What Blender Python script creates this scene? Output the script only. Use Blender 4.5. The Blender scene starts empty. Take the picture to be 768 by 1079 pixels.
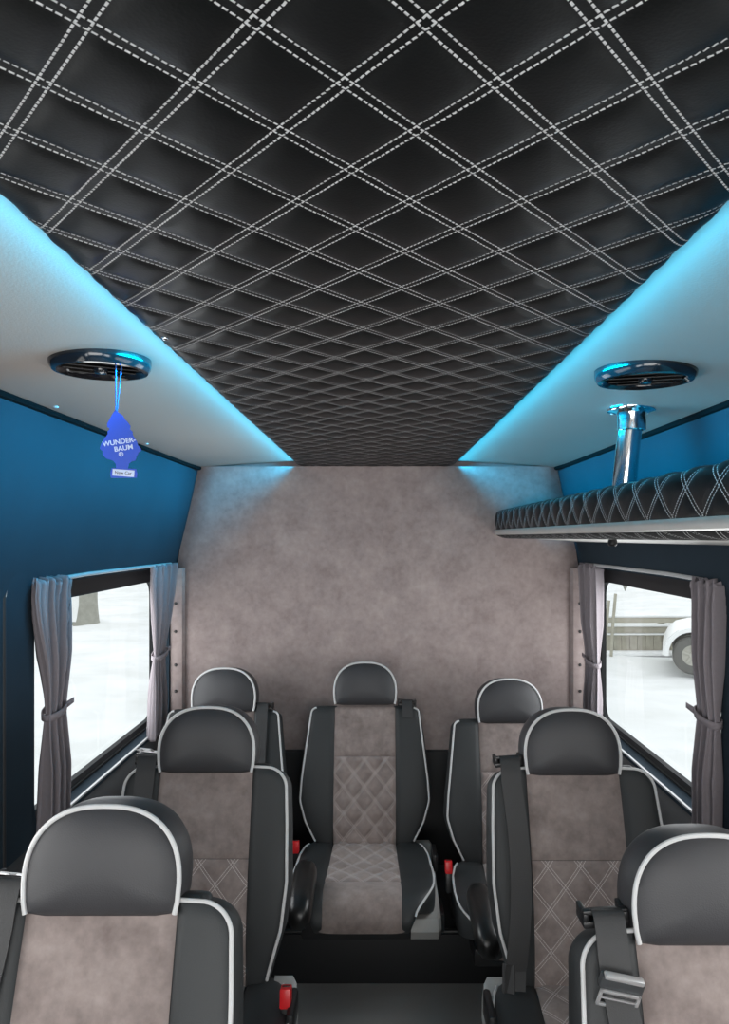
import bpy, bmesh, math, random
import numpy as np
from mathutils import Vector, Matrix
random.seed(7); np.random.seed(7)
PI = math.pi
S = bpy.context.scene
C = S.collection
EYE = 1.55                     # eye height above the cabin floor

# ------------------------------------------------------------------ camera
cam_d = bpy.data.cameras.new('camera'); cam = bpy.data.objects.new('camera', cam_d); C.objects.link(cam)
cam.location = (0, 0, EYE); cam.rotation_euler = (PI/2, 0, 0)
cam_d.sensor_fit = 'VERTICAL'; cam_d.sensor_height = 36.0; cam_d.lens = 36.0*790/1079
cam_d.shift_x = (384-398)/1079.0; cam_d.shift_y = (566-539.5)/1079.0
cam_d.clip_start = 0.02; cam_d.clip_end = 400
S.camera = cam
# ------------------------------------------------------------------ world and exposure
W = bpy.data.worlds.new('overcast'); S.world = W; W.use_nodes = True
bg = W.node_tree.nodes['Background']; bg.inputs[0].default_value = (0.93, 0.97, 1.0, 1); bg.inputs[1].default_value = 1.45
S.view_settings.view_transform = 'Standard'; S.view_settings.look = 'None'
S.view_settings.exposure = 0.0; S.view_settings.gamma = 1.0; S.view_settings.use_curve_mapping = False

def area(name, loc, rot, sx, sy, power, col=(1, 1, 1), spread=180):
    l = bpy.data.lights.new(name, 'AREA'); l.shape = 'RECTANGLE'; l.size = sx; l.size_y = sy
    l.energy = power; l.color = col; l.spread = math.radians(spread)
    o = bpy.data.objects.new(name, l); C.objects.link(o); o.location = loc; o.rotation_euler = rot
    return o
# daylight entering by the windscreen, behind the camera, and by the two cab side windows
area('windscreen_daylight', (0, -1.55, 1.25), (PI/2, 0, 0), 1.5, 0.85, 32, (1.0, 0.98, 0.95))
area('cab_window_daylight', (-0.84, -0.75, 1.15), (PI/2, 0, -PI/2), 0.9, 0.6, 12, (0.95, 0.98, 1.0))
area('cab_window_daylight', (0.84, -0.75, 1.15), (PI/2, 0, PI/2), 0.9, 0.6, 12, (0.95, 0.98, 1.0))
area('rear_window_daylight', (-0.915, 2.54, 1.09), (PI/2, 0, -PI/2), 1.05, 0.50, 5.6, (0.97, 0.99, 1.0))
area('rear_window_daylight', (0.915, 2.54, 1.09), (PI/2, 0, PI/2), 1.05, 0.50, 5.6, (0.97, 0.99, 1.0))
area('added_side_fill', (-0.865, 0.90, 1.11), (PI/2, 0, -PI/2), 1.1, 0.52, 3.9, (1.0, 0.97, 0.93))  # added fill lamp for the nearer seats, set at an invented side window
area('added_side_fill', (0.865, 0.90, 1.11), (PI/2, 0, PI/2), 1.1, 0.52, 3.9, (1.0, 0.97, 0.93))  # same added fill on the right side
# blue led strips tucked behind the edges of the ceiling panel
LEDC = (0.0, 0.42, 1.0)
for sx, xe in ((-1, -0.337), (1, 0.321)):
    area('led_light', (xe, 1.45, 1.8675), (0, -sx*math.radians(69), 0), 0.008, 3.44, 20, (0.0, 0.56, 1.0), 80)

# ------------------------------------------------------------------ helpers
def link(name, me, mat=None, parent=None):
    o = bpy.data.objects.new(name, me); C.objects.link(o)
    if mat is not None:
        for m in (mat if isinstance(mat, (list, tuple)) else [mat]): me.materials.append(m)
    if parent is not None: o.parent = parent
    return o
def mesh(name, verts, faces, mat=None, parent=None, smooth=True, uv=None, midx=None):
    me = bpy.data.meshes.new(name)
    me.from_pydata([tuple(map(float, v)) for v in verts], [], [tuple(f) for f in faces])
    if smooth: me.polygons.foreach_set('use_smooth', [True]*len(me.polygons))
    o = link(name, me, mat, parent)
    if midx is not None: me.polygons.foreach_set('material_index', midx)
    if uv is not None:
        ul = me.uv_layers.new(name='UVMap')
        li = np.empty(len(me.loops), dtype=np.int32); me.loops.foreach_get('vertex_index', li)
        ul.data.foreach_set('uv', np.asarray(uv, dtype=np.float32)[li].ravel())
    me.update(); return o
def tag(o, label, cat, group=None):
    o['label'] = label; o['category'] = cat
    if group: o['group'] = group
    return o
def thing(name, label, cat, loc=(0, 0, 0), rz=0, group=None):
    o = bpy.data.objects.new(name, None); C.objects.link(o); o.location = loc; o.rotation_euler = (0, 0, rz)
    o.empty_display_size = 0.05
    return tag(o, label, cat, group)
def struct(o): o['kind'] = 'structure'; return o
class MB:
    def __init__(s): s.v = []; s.f = []
    def add(s, v, f):
        n = len(s.v); s.v += [tuple(map(float, p)) for p in v]; s.f += [tuple(i+n for i in q) for q in f]; return s
    def box(s, x0, x1, y0, y1, z0, z1, b=0.0, M=None):
        bm = bmesh.new(); bmesh.ops.create_cube(bm, size=1)
        for v in bm.verts: v.co = Vector(((x0+x1)/2+v.co.x*(x1-x0), (y0+y1)/2+v.co.y*(y1-y0), (z0+z1)/2+v.co.z*(z1-z0)))
        if b > 0: bmesh.ops.bevel(bm, geom=bm.edges[:], offset=b, segments=2, profile=.6, affect='EDGES', clamp_overlap=True)
        if M is not None: bm.transform(M)
        bm.verts.index_update()
        s.add([v.co for v in bm.verts], [[v.index for v in f.verts] for f in bm.faces]); bm.free(); return s
    def tube(s, pts, r, n=10, closed=False, cap=True):
        P = [Vector(p) for p in pts]; N = len(P); V = []; F = []
        up = None
        for i, p in enumerate(P):
            if closed: t = P[(i+1) % N]-P[i-1]
            else: t = P[min(i+1, N-1)]-P[max(i-1, 0)]
            t.normalize()
            if up is None:
                up = Vector((0, 0, 1)) if abs(t.z) < .9 else Vector((1, 0, 0))
            a = (up-t*up.dot(t)).normalized(); up = a; b = t.cross(a)
            rr = r[i] if isinstance(r, (list, tuple)) else r
            for k in range(n):
                q = 2*PI*k/n; V.append(p+a*math.cos(q)*rr+b*math.sin(q)*rr)
        for i in range(N if closed else N-1):
            for k in range(n):
                k2 = (k+1) % n; i2 = (i+1) % N
                F.append((i*n+k, i*n+k2, i2*n+k2, i2*n+k))
        if cap and not closed:
            F.append(tuple(range(n))[::-1]); F.append(tuple((N-1)*n+k for k in range(n)))
        return s.add(V, F)
    def lathe(s, prof, loc=(0, 0, 0), n=40, M=None):
        V = []; F = []
        for r, z in prof:
            for k in range(n):
                q = 2*PI*k/n; p = Vector((r*math.cos(q), r*math.sin(q), z))
                if M is not None: p = M @ p
                V.append(p+Vector(loc))
        for i in range(len(prof)-1):
            for k in range(n):
                k2 = (k+1) % n; F.append((i*n+k, i*n+k2, (i+1)*n+k2, (i+1)*n+k))
        return s.add(V, F)
    def rings(s, R, cap0=True, cap1=True, closed=True):
        n = len(R[0]); V = [p for r in R for p in r]; F = []
        for i in range(len(R)-1):
            for k in range(n if closed else n-1):
                k2 = (k+1) % n; F.append((i*n+k, i*n+k2, (i+1)*n+k2, (i+1)*n+k))
        if cap0: F.append(tuple(range(n))[::-1])
        if cap1: F.append(tuple((len(R)-1)*n+k for k in range(n)))
        return s.add(V, F)
    def prism(s, outline, d0, d1, plane='xz'):
        # closed outline extruded along the missing axis
        def P(a, b, d): return (a, d, b) if plane == 'xz' else ((d, a, b) if plane == 'yz' else (a, b, d))
        return s.rings([[P(a, b, d0) for a, b in outline], [P(a, b, d1) for a, b in outline]])
    def build(s, name, mat=None, parent=None, smooth=True):
        o = mesh(name, s.v, s.f, mat, parent, smooth)
        bm = bmesh.new(); bm.from_mesh(o.data); bmesh.ops.recalc_face_normals(bm, faces=bm.faces[:]); bm.to_mesh(o.data); bm.free()
        if smooth:
            try: o.data.set_sharp_from_angle(angle=math.radians(40))
            except Exception: pass
        return o
def ribbon(pts, side, w, th=0.0014):
    """flat strap swept along pts; side = width direction (vector, or one per point)"""
    R = []
    P = [Vector(p) for p in pts]
    for i, p in enumerate(P):
        t = (P[min(i+1, len(P)-1)]-P[max(i-1, 0)]).normalized()
        sd = Vector(side[i] if isinstance(side[0], (tuple, list, Vector)) else side)
        sd = (sd-t*sd.dot(t)).normalized(); n = t.cross(sd)
        ww = (w[i] if isinstance(w, (list, tuple)) else w)/2
        R.append([p-sd*ww-n*th, p+sd*ww-n*th, p+sd*ww+n*th, p-sd*ww+n*th])
    return R
def smoothpts(pts, n=6):
    P = [Vector(p) for p in pts]; out = []
    for i in range(len(P)-1):
        p0 = P[max(i-1, 0)]; p1 = P[i]; p2 = P[i+1]; p3 = P[min(i+2, len(P)-1)]
        for k in range(n):
            t = k/n
            out.append(.5*((2*p1)+(-p0+p2)*t+(2*p0-5*p1+4*p2-p3)*t*t+(-p0+3*p1-3*p2+p3)*t**3))
    out.append(P[-1]); return out
def interp(x, xs, ys): return float(np.interp(x, xs, ys))

# ------------------------------------------------------------------ materials
class NT:
    def __init__(s, name):
        s.m = bpy.data.materials.new(name); s.m.use_nodes = True; s.t = s.m.node_tree
        s.b = s.t.nodes['Principled BSDF']; s.out = s.t.nodes['Material Output']
    def n(s, typ, **k):
        x = s.t.nodes.new(typ)
        for a, v in k.items(): setattr(x, a, v)
        return x
    def l(s, a, b): s.t.links.new(a, b)
    def put(s, sock, v):
        if isinstance(v, (int, float)): sock.default_value = v
        elif isinstance(v, (tuple, list)): sock.default_value = tuple(v)+(1,)*(len(sock.default_value)-len(v))
        else: s.l(v, sock)
    def math(s, op, a, b=0.0, c=None, clamp=False):
        x = s.n('ShaderNodeMath', operation=op, use_clamp=clamp); s.put(x.inputs[0], a); s.put(x.inputs[1], b)
        if c is not None: s.put(x.inputs[2], c)
        return x.outputs[0]
    def noise(s, co, scale, detail=4, rough=.5):
        x = s.n('ShaderNodeTexNoise'); s.put(x.inputs['Vector'], co); x.inputs['Scale'].default_value = scale
        x.inputs['Detail'].default_value = detail; x.inputs['Roughness'].default_value = rough; return x.outputs['Fac']
    def ramp(s, f, stops):
        x = s.n('ShaderNodeValToRGB'); s.l(f, x.inputs[0]); e = x.color_ramp.elements
        while len(e) < len(stops): e.new(.5)
        for i, (p, c) in enumerate(stops):
            e[i].position = p; e[i].color = tuple(c)+(1,) if not isinstance(c, (int, float)) else (c, c, c, 1)
        return x.outputs[0]
    def mix(s, f, a, b):
        x = s.n('ShaderNodeMix', data_type='RGBA'); s.put(x.inputs[0], f); s.put(x.inputs[6], a); s.put(x.inputs[7], b); return x.outputs[2]
    def bump(s, h, strength=.3, dist=.001):
        x = s.n('ShaderNodeBump'); x.inputs['Strength'].default_value = strength; x.inputs['Distance'].default_value = dist
        s.put(x.inputs['Height'], h); s.l(x.outputs[0], s.b.inputs['Normal']); return x
    def obj(s): return s.n('ShaderNodeTexCoord').outputs['Object']
    def uv(s): return s.n('ShaderNodeTexCoord').outputs['UV']
    def base(s, col, rough=.5, metal=0, spec=.5):
        s.put(s.b.inputs['Base Color'], col); s.put(s.b.inputs['Roughness'], rough)
        s.b.inputs['Metallic'].default_value = metal; s.b.inputs['Specular IOR Level'].default_value = spec
        return s
def stitch(M, px, py, u0, v0, gap, thick, dashes, duty, soft=1.0):
    """double diagonal thread lines from the metre UVs; returns mask and distance-to-line (metres)"""
    sep = M.n('ShaderNodeSeparateXYZ'); M.l(M.uv(), sep.inputs[0])
    a = M.math('DIVIDE', M.math('SUBTRACT', sep.outputs[0], u0), px)
    b = M.math('DIVIDE', M.math('SUBTRACT', sep.outputs[1], v0), py)
    p = M.math('ADD', a, b); q = M.math('SUBTRACT', a, b)
    d = 1/math.sqrt(1/px**2+1/py**2); masks = []; dist = []
    for P, Q in ((p, q), (q, p)):
        fr = M.math('ABSOLUTE', M.math('SUBTRACT', M.math('FRACT', M.math('ADD', P, .5)), .5))
        dm = M.math('MULTIPLY', fr, d); dist.append(dm)
        e = M.math('ABSOLUTE', M.math('SUBTRACT', dm, gap/2))
        ln = M.n('ShaderNodeMapRange'); M.l(e, ln.inputs[0]); ln.inputs[1].default_value = thick*.62; ln.inputs[2].default_value = thick*.38
        ln.inputs[3].default_value = 0; ln.inputs[4].default_value = 1
        m = ln.outputs[0]
        if dashes:
            dd = M.math('ABSOLUTE', M.math('SUBTRACT', M.math('FRACT', M.math('MULTIPLY', Q, dashes)), .5))
            dr = M.n('ShaderNodeMapRange'); M.l(dd, dr.inputs[0]); dr.inputs[1].default_value = duty/2+.05; dr.inputs[2].default_value = duty/2-.05
            dr.inputs[3].default_value = 0; dr.inputs[4].default_value = 1
            m = M.math('MULTIPLY', m, dr.outputs[0])
        masks.append(m)
    return M.math('MAXIMUM', *masks), M.math('MINIMUM', *dist)

def leather(name, col, rough=.42, grain=900, bs=.25):
    M = NT(name); co = M.obj(); n = M.noise(co, 6, 3); M.base(M.mix(n, tuple(c*.85 for c in col), tuple(c*1.15 for c in col)), rough, 0, .5)
    v = M.n('ShaderNodeTexVoronoi'); M.l(co, v.inputs['Vector']); v.inputs['Scale'].default_value = grain*.5
    M.bump(v.outputs['Distance'], bs, .0006); return M.m
PXC, PYC, U0, V0 = 0.101, 0.1180, -0.0724, 0.5605
def quilt_leather(name, px=PXC, py=PYC, u0=U0, v0=V0, ro=0.0):
    M = NT(name); m, d = stitch(M, px, py, u0, v0, .0085, .0018, 14, .72)
    co = M.obj(); n = M.noise(co, 7, 4); dust = M.noise(co, 3.2, 6, .65)
    c = M.mix(n, (.003, .0036, .0037), (.0075, .0082, .0084))
    c = M.mix(M.ramp(dust, [(.62, 0), (.80, .35)]), c, (.03, .032, .028))
    thread = M.mix(M.noise(co, 300, 1), (.48, .48, .48), (.74, .74, .74))
    M.base(M.mix(m, c, thread), M.math('ADD', M.math('MULTIPLY', m, .3), M.ramp(n, [(0, .36+ro), (1, .50+ro)])), 0, .20)
    g = M.n('ShaderNodeTexVoronoi'); M.l(co, g.inputs['Vector']); g.inputs['Scale'].default_value = 380
    h = M.math('ADD', M.math('MULTIPLY', m, 1.0), M.math('MULTIPLY', g.outputs['Distance'], .12))
    M.bump(h, .6, .0012); return M.m
def suede(name, quilt=False, dark=(.165, .131, .123), light=(.325, .27, .252), sc=9, stops=(.34, .66)):
    M = NT(name); co = M.obj()
    n1 = M.noise(co, sc, 6, .62); n2 = M.noise(co, sc*5, 4, .6)
    f = M.math('ADD', M.math('MULTIPLY', n1, .65), M.math('MULTIPLY', n2, .35))
    c = M.mix(M.ramp(f, [(stops[0], 0), (stops[1], 1)]), dark, light)
    fine = M.noise(co, 900, 2)
    h = M.math('MULTIPLY', fine, .25)
    if quilt:
        m, d = stitch(M, .080, .098, 0, 0, .0065, .0013, 13, .8)
        c = M.mix(M.math('MULTIPLY', m, .95), c, (.62, .56, .54)); h = M.math('ADD', h, M.math('MULTIPLY', m, .6))
    M.base(c, .9, 0, .2); M.b.inputs['Sheen Weight'].default_value = .25; M.b.inputs['Sheen Roughness'].default_value = .5
    M.bump(h, .35, .0008); return M.m
def plain(name, col, rough=.5, metal=0, spec=.5, nscale=40, nb=.0, var=.08):
    M = NT(name); co = M.obj(); n = M.noise(co, nscale, 3)
    M.base(M.mix(n, tuple(c*(1-var) for c in col), tuple(min(1, c*(1+var)) for c in col)), rough, metal, spec)
    if nb: M.bump(n, nb, .001)
    return M.m
def felt(name, col, rough=.95):
    M = NT(name); co = M.obj(); n = M.noise(co, 4, 4); f = M.noise(co, 700, 2)
    M.base(M.mix(n, tuple(c*.8 for c in col), tuple(c*1.2 for c in col)), rough, 0, .15); M.bump(f, .3, .001)
    
    return M.m
mt = dict(
    leather=leather('black_seat_leather', (.022, .0245, .026), .58),
    rest=leather('headrest_leather', (.036, .0355, .039), .52),
    arm=leather('armrest_vinyl', (.007, .007, .007), .30),
    quiltc=quilt_leather('quilted_black_leather'),
    quiltr=quilt_leather('quilted_black_leather_rack', .104, .118, .0, .03),
    quiltu=quilt_leather('quilted_black_leather_underside', .104, .118, .0, .03, .4),
    suede=suede('taupe_suede'), suedeq=suede('taupe_quilted_suede', True),
    suedew=suede('taupe_wall_suede', False, (.26, .205, .198), (.43, .355, .338), 8, (.33, .67)),
    pipe=plain('pale_piping', (.58, .58, .58), .45), grey=plain('grey_plastic', (.34, .34, .33), .4, nb=.1),
    black=plain('black_plastic', (.010, .010, .011), .38), rubber=plain('black_rubber', (.012, .013, .015), .6),
    web=plain('belt_webbing', (.030, .030, .031), .6, nscale=400, nb=.4), chrome=plain('chrome', (.80, .81, .82), .10, 1),
    steel=plain('brushed_steel', (.75, .75, .76), .38, .8), red=plain('red_plastic', (.62, .012, .016), .35),
    panel=plain('pale_grey_vinyl', (.43, .372, .325), .6, nscale=260, nb=.25, var=.03),
    felt=felt('dark_side_felt', (.023, .036, .049)), trimp=plain('dark_grey_trim', (.040, .043, .046), .5, nb=.1),
    carpet=felt('charcoal_carpet', (.33, .33, .325)), white=plain('white_laminate', (.70, .69, .66), .5),
    alu=plain('satin_aluminium', (.62, .61, .58), .35, .3), curtain=plain('mauve_grey_curtain', (.25, .222, .240), .9, nscale=120, nb=.2),
    rail=plain('light_grey_rail', (.42, .43, .44), .4))
def emit(name, col, st):
    M = NT(name); M.base((0, 0, 0), .5); M.b.inputs['Emission Color'].default_value = tuple(col)+(1,); M.b.inputs['Emission Strength'].default_value = st; return M.m
mt['seal'] = plain('matt_black_seal', (.003, .003, .0035), .9, spec=.1)
mt['led'] = emit('blue_led', (0.0, .62, 1.0), 2)
def glassmat():
    M = NT('window_glass'); tr = M.n('ShaderNodeBsdfTransparent'); tr.inputs[0].default_value = (.97, .98, .98, 1)
    gl = M.n('ShaderNodeBsdfGlossy'); gl.inputs['Roughness'].default_value = .02
    fr = M.n('ShaderNodeFresnel'); fr.inputs[0].default_value = 1.2
    mx = M.n('ShaderNodeMixShader'); bk = M.n('ShaderNodeNewGeometry').outputs['Backfacing']; M.l(M.math('MULTIPLY', fr.outputs[0], M.math('SUBTRACT', 1.0, bk)), mx.inputs[0]); M.l(tr.outputs[0], mx.inputs[1]); M.l(gl.outputs[0], mx.inputs[2])
    M.l(mx.outputs[0], M.out.inputs[0]); return M.m
mt['glass'] = glassmat()

# ------------------------------------------------------------------ cabin shell
YB, YF = 3.20, -1.70           # back wall, windscreen plane
def ceil_z(x): return EYE + .331 - .034*(x/.76)**2
def ceiling():
    xs = np.linspace(-.775, .775, 41); V = []; F = []
    for y in (YF, YB+.02):
        for x in xs: V.append((x, y, ceil_z(x)))
    for y in (YF, YB+.02):
        for x in xs: V.append((x, y, ceil_z(x)+.03))
    n = len(xs)
    for i in range(n-1):
        F.append((i, i+1, n+i+1, n+i)); F.append((2*n+i, 3*n+i, 3*n+i+1, 2*n+i+1))
    struct(mesh('ceiling', V, F, mt['panel']))
ceiling()
# wall profile (|x|, height relative to the eye) from the ceiling edge to the floor
WP = [(.765, .297), (.785, .20), (.808, .10), (.832, 0), (.856, -.10), (.868, -.125), (.870, -.16)]
def rrect(y0, y1, z0, z1, r, n=7):
    out = []
    for cy, cz, a in ((y1-r, z1-r, 0), (y0+r, z1-r, 90), (y0+r, z0+r, 180), (y1-r, z0+r, 270)):
        for k in range(n+1):
            q = math.radians(a+90*k/n); out.append((cy+r*math.cos(q), cz+r*math.sin(q)))
    return out
WY0, WY1, WZ0, WZ1 = 1.90, 3.125, -.760, -.122     # clear opening in the side lining
def side_wall(sx, name):
    b = MB()
    prof = [(.765, .297), (.785, .20), (.808, .10), (.832, 0), (.853, -.085)]
    b.rings([[(sx*x, y, EYE+z) for y in np.linspace(YF, YB+.02, 60)] for x, z in prof], False, False, False)
    # flat field with the rounded window opening
    inner = rrect(WY0, WY1, WZ0, WZ1, .085); outer = []
    O = (YF, YB+.02, -.80, -.085); cy, cz = 2.5, -.44
    for y, z in inner:                               # project each opening point outwards on to the rectangle
        dy, dz = y-cy, z-cz
        ty = ((O[1] if dy > 0 else 1.75)-cy)/dy if abs(dy) > 1e-6 else 1e9
        tz = ((O[3] if dz > 0 else O[2])-cz)/dz if abs(dz) > 1e-6 else 1e9
        t = min(ty, tz); outer.append((cy+dy*t, cz+dz*t))
    X = lambda z: sx*(.853+.017*min(1, (-.085-z)/.06)) if z > -.145 else sx*.870
    def col(y, z): return (X(z), y, EYE+z)
    # corner points of the outer rectangle
    R = [[col(*p) for p in outer], [col(*p) for p in inner], [(sx*.935, y, EYE+z) for y, z in inner]]
    b.rings(R, False, False)
    corners = [(YB+.02, -.085), (1.75, -.085), (1.75, -.80), (YB+.02, -.80)]
    for c in corners:
        ds = sorted(range(len(outer)), key=lambda i: (outer[i][0]-c[0])**2+(outer[i][1]-c[1])**2)
        i = [k for k in range(len(outer)) if (abs(outer[k][0]-c[0]) < 1e-4) != (abs(outer[(k+1) % len(outer)][0]-c[0]) < 1e-4)
             and (outer[k][0]-c[0])**2+(outer[k][1]-c[1])**2 < .3]
        for k in i:
            b.add([col(*outer[k]), col(*c), col(*outer[(k+1) % len(outer)])], [(0, 1, 2)])
    # forward field with the opening for the added side window, lower field
    b.add([(sx*.853, 1.75, EYE-.085), (sx*.853, -.2, EYE-.085), (sx*.87, -.2, EYE-.145), (sx*.87, 1.75, EYE-.145)], [(0, 1, 2, 3)])
    b.add([(sx*.87, 1.75, EYE-.145), (sx*.87, -.2, EYE-.145), (sx*.87, -.2, EYE-.80), (sx*.87, 1.75, EYE-.80), (sx*.87, 1.48, EYE-.175), (sx*.87, .32, EYE-.175), (sx*.87, .32, EYE-.72), (sx*.87, 1.48, EYE-.72)],
          [(0, 1, 5, 4), (1, 2, 6, 5), (2, 3, 7, 6), (3, 0, 4, 7)])
    # cab part with its side window opening
    b.add([(sx*.853, -.2, EYE-.085), (sx*.853, YF, EYE-.085), (sx*.87, YF, EYE-.14), (sx*.87, -.2, EYE-.14)], [(0, 1, 2, 3)])
    b.add([(sx*.87, YF, EYE-.14), (sx*.87, YF, EYE-.80), (sx*.87, -1.35, EYE-.80), (sx*.87, -1.35, EYE-.14)], [(0, 1, 2, 3)])
    b.add([(sx*.87, -.2, EYE-.80), (sx*.87, -1.35, EYE-.80), (sx*.87, -1.35, EYE-.72), (sx*.87, -.2, EYE-.72)], [(0, 1, 2, 3)])
    b.add([(sx*.87, y, z) for y, z in ((YF, 0), (YB+.02, 0), (YB+.02, EYE-.80), (1.75, EYE-.8), (-.2, EYE-.8), (YF, EYE-.80))], [tuple(range(6))])
    o = b.build(name, mt['felt']); struct(o); return o
side_wall(-1, 'wall_left'); side_wall(1, 'wall_right')
b = MB(); b.box(-.88, .88, YF, YB+.02, -.05, 0); struct(b.build('floor', mt['carpet'], smooth=False))
# outer sheet metal closing the shell behind lining is not seen; windscreen surround
b = MB(); b.box(-.88, .88, YF-.04, YF, 0, .78); b.box(-.88, .88, YF-.04, YF, 1.68, 1.9); b.box(-.88, -.76, YF-.04, YF, .78, 1.68); b.box(.76, .88, YF-.04, YF, .78, 1.68)
struct(b.build('wall_front', mt['trimp'], smooth=False))

# back wall: padded suede, tapering to the roof, closed below by a black lower lining
def back_wall():
    zs = np.linspace(.30, -.90, 49); us = np.linspace(-1, 1, 61); V = []
    for z in zs:
        hw = np.interp(-z, [-.30, -.2, -.1, .05, .2, .45, .9], [.765, .785, .808, .845, .866, .880, .880])
        for u in us:
            e = abs(u); y = YB-.022*(1-max(0, (e-.90)/.10)**2)
            V.append((u*hw, y, EYE+z))
    n = len(us); F = [(i*n+j, i*n+j+1, (i+1)*n+j+1, (i+1)*n+j) for i in range(len(zs)-1) for j in range(n-1)]
    k = len(V); V += [(-.9, YB+.02, EYE+.34), (.9, YB+.02, EYE+.34), (.9, YB+.02, 0), (-.9, YB+.02, 0)]; F.append((k, k+1, k+2, k+3))
    struct(mesh('wall_back', V, F, mt['suedew']))
    lb = MB(); lb.box(-.88, .88, YB-.055, YB-.005, 0, EYE-.90, .01); struct(lb.build('baseboard_back', mt['rubber']))
back_wall()

# dark seam between the grey ceiling and side walls
for sx, nm in ((-1, 'trim_1'), (1, 'trim_2')):
    b = MB(); b.tube([(sx*(.768-(.012*max(0, (y-2.9)/.3)**2)), y, EYE+.294) for y in np.linspace(YF, YB-.02, 30)], .0105, 8)
    struct(b.build(nm, mt['seal']))
# buttoned suede strips in the rear corners
for sx, nm in ((-1, 'trim_3'), (1, 'trim_4')):
    b = MB(); b.rings([[(sx*x, y, EYE+z) for x, y in ((.815, YB-.025), (.822, YB-.050), (.845, YB-.062), (.868, YB-.062), (.868, YB-.02))] for z in np.linspace(-.13, -.95, 12)])
    t = struct(b.build(nm, mt['suedew']))
    for z in (-.278, -.395, -.535, -.645):
        k = MB(); k.lathe([(0, -.004), (.004, -.004), (.0065, -.001), (.0065, .002)], n=14, M=Matrix.Rotation(PI/2, 3, 'X').to_3x3() @ Matrix.Scale(-1, 3))
        o = k.build('button', mt['black'], t); o.location = (sx*.846, YB-.064, EYE+z)
# vertical pillar seam ahead of the left window, door pillar trim on the right
b = MB(); b.tube([(-.871, 1.745, .30), (-.872, 1.745, EYE-.12), (-.858, 1.75, EYE-.06), (-.838, 1.76, EYE+.06)], .006, 8); struct(b.build('trim_5', mt['rubber']))

# ------------------------------------------------------------------ windows
for sx, nm in ((-1, 'added_window_3'), (1, 'added_window_4')):  # unseen side windows beside the camera, added to light the nearer seats
    g = MB(); g.box(sx*.90-.002, sx*.90+.002, .31, 1.49, EYE-.73, EYE-.165); w = struct(g.build(nm, mt['glass'], smooth=False))
    o = rrect(.29, 1.51, -.75, -.145, .04); i = rrect(.33, 1.47, -.71, -.185, .04); f = MB()
    f.rings([[(sx*.895, y, EYE+z) for y, z in o], [(sx*.872, y, EYE+z) for y, z in o], [(sx*.872, y, EYE+z) for y, z in i], [(sx*.895, y, EYE+z) for y, z in i]], False, False); f.build('added_window_frame', mt['rubber'], w)
for sx, nm in ((-1, 'window_1'), (1, 'window_2')):
    gy0, gy1, gz0, gz1 = 1.98, 3.10, -.738, -.182
    inner = rrect(gy0, gy1, gz0, gz1, .06); outer = rrect(WY0-.01, WY1+.01, WZ0-.01, WZ1+.01, .09)
    b = MB(); b.rings([[(sx*.915, y, EYE+z) for y, z in outer], [(sx*.915, y*.5+y2*.5, EYE+z*.5+z2*.5) for (y, z), (y2, z2) in zip(inner, outer)],
                       [(sx*.922, y*.5+y2*.5, EYE+z*.5+z2*.5) for (y, z), (y2, z2) in zip(inner, outer)],
                       [(sx*.926, y, EYE+z) for y, z in inner], [(sx*.945, y, EYE+z) for y, z in inner], [(sx*.945, y, EYE+z) for y, z in outer]], False, False)
    w = struct(b.build(nm, mt['rubber']))
    g = MB(); g.rings([[(sx*x, y, EYE+z) for y, z in rrect(gy0-.01, gy1+.01, gz0-.01, gz1+.01, .06)] for x in (.934, .938)]); g.build('window_pane', mt['glass'], w)
    s = MB(); s.box(sx*.872-.004 if sx > 0 else -.876, sx*.872+.004 if sx > 0 else -.868, WY0+.06, WY1-.04, EYE+WZ0-.004, EYE+WZ0+.002, .001)
    s.build('sill_strip', mt['rail'], w)
    # padded lower lining with an elbow ledge
    l = MB(); l.rings([[(sx*x, y, EYE+z) for x, z in ((.869, -.775), (.852, -.79), (.838, -.83), (.835, -.95), (.825, -1.0), (.825, -1.54), (.869, -1.54))] for y in (1.0, YB-.07)])
    struct(l.build('trim_6' if sx < 0 else 'trim_7', mt['trimp']))

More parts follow.
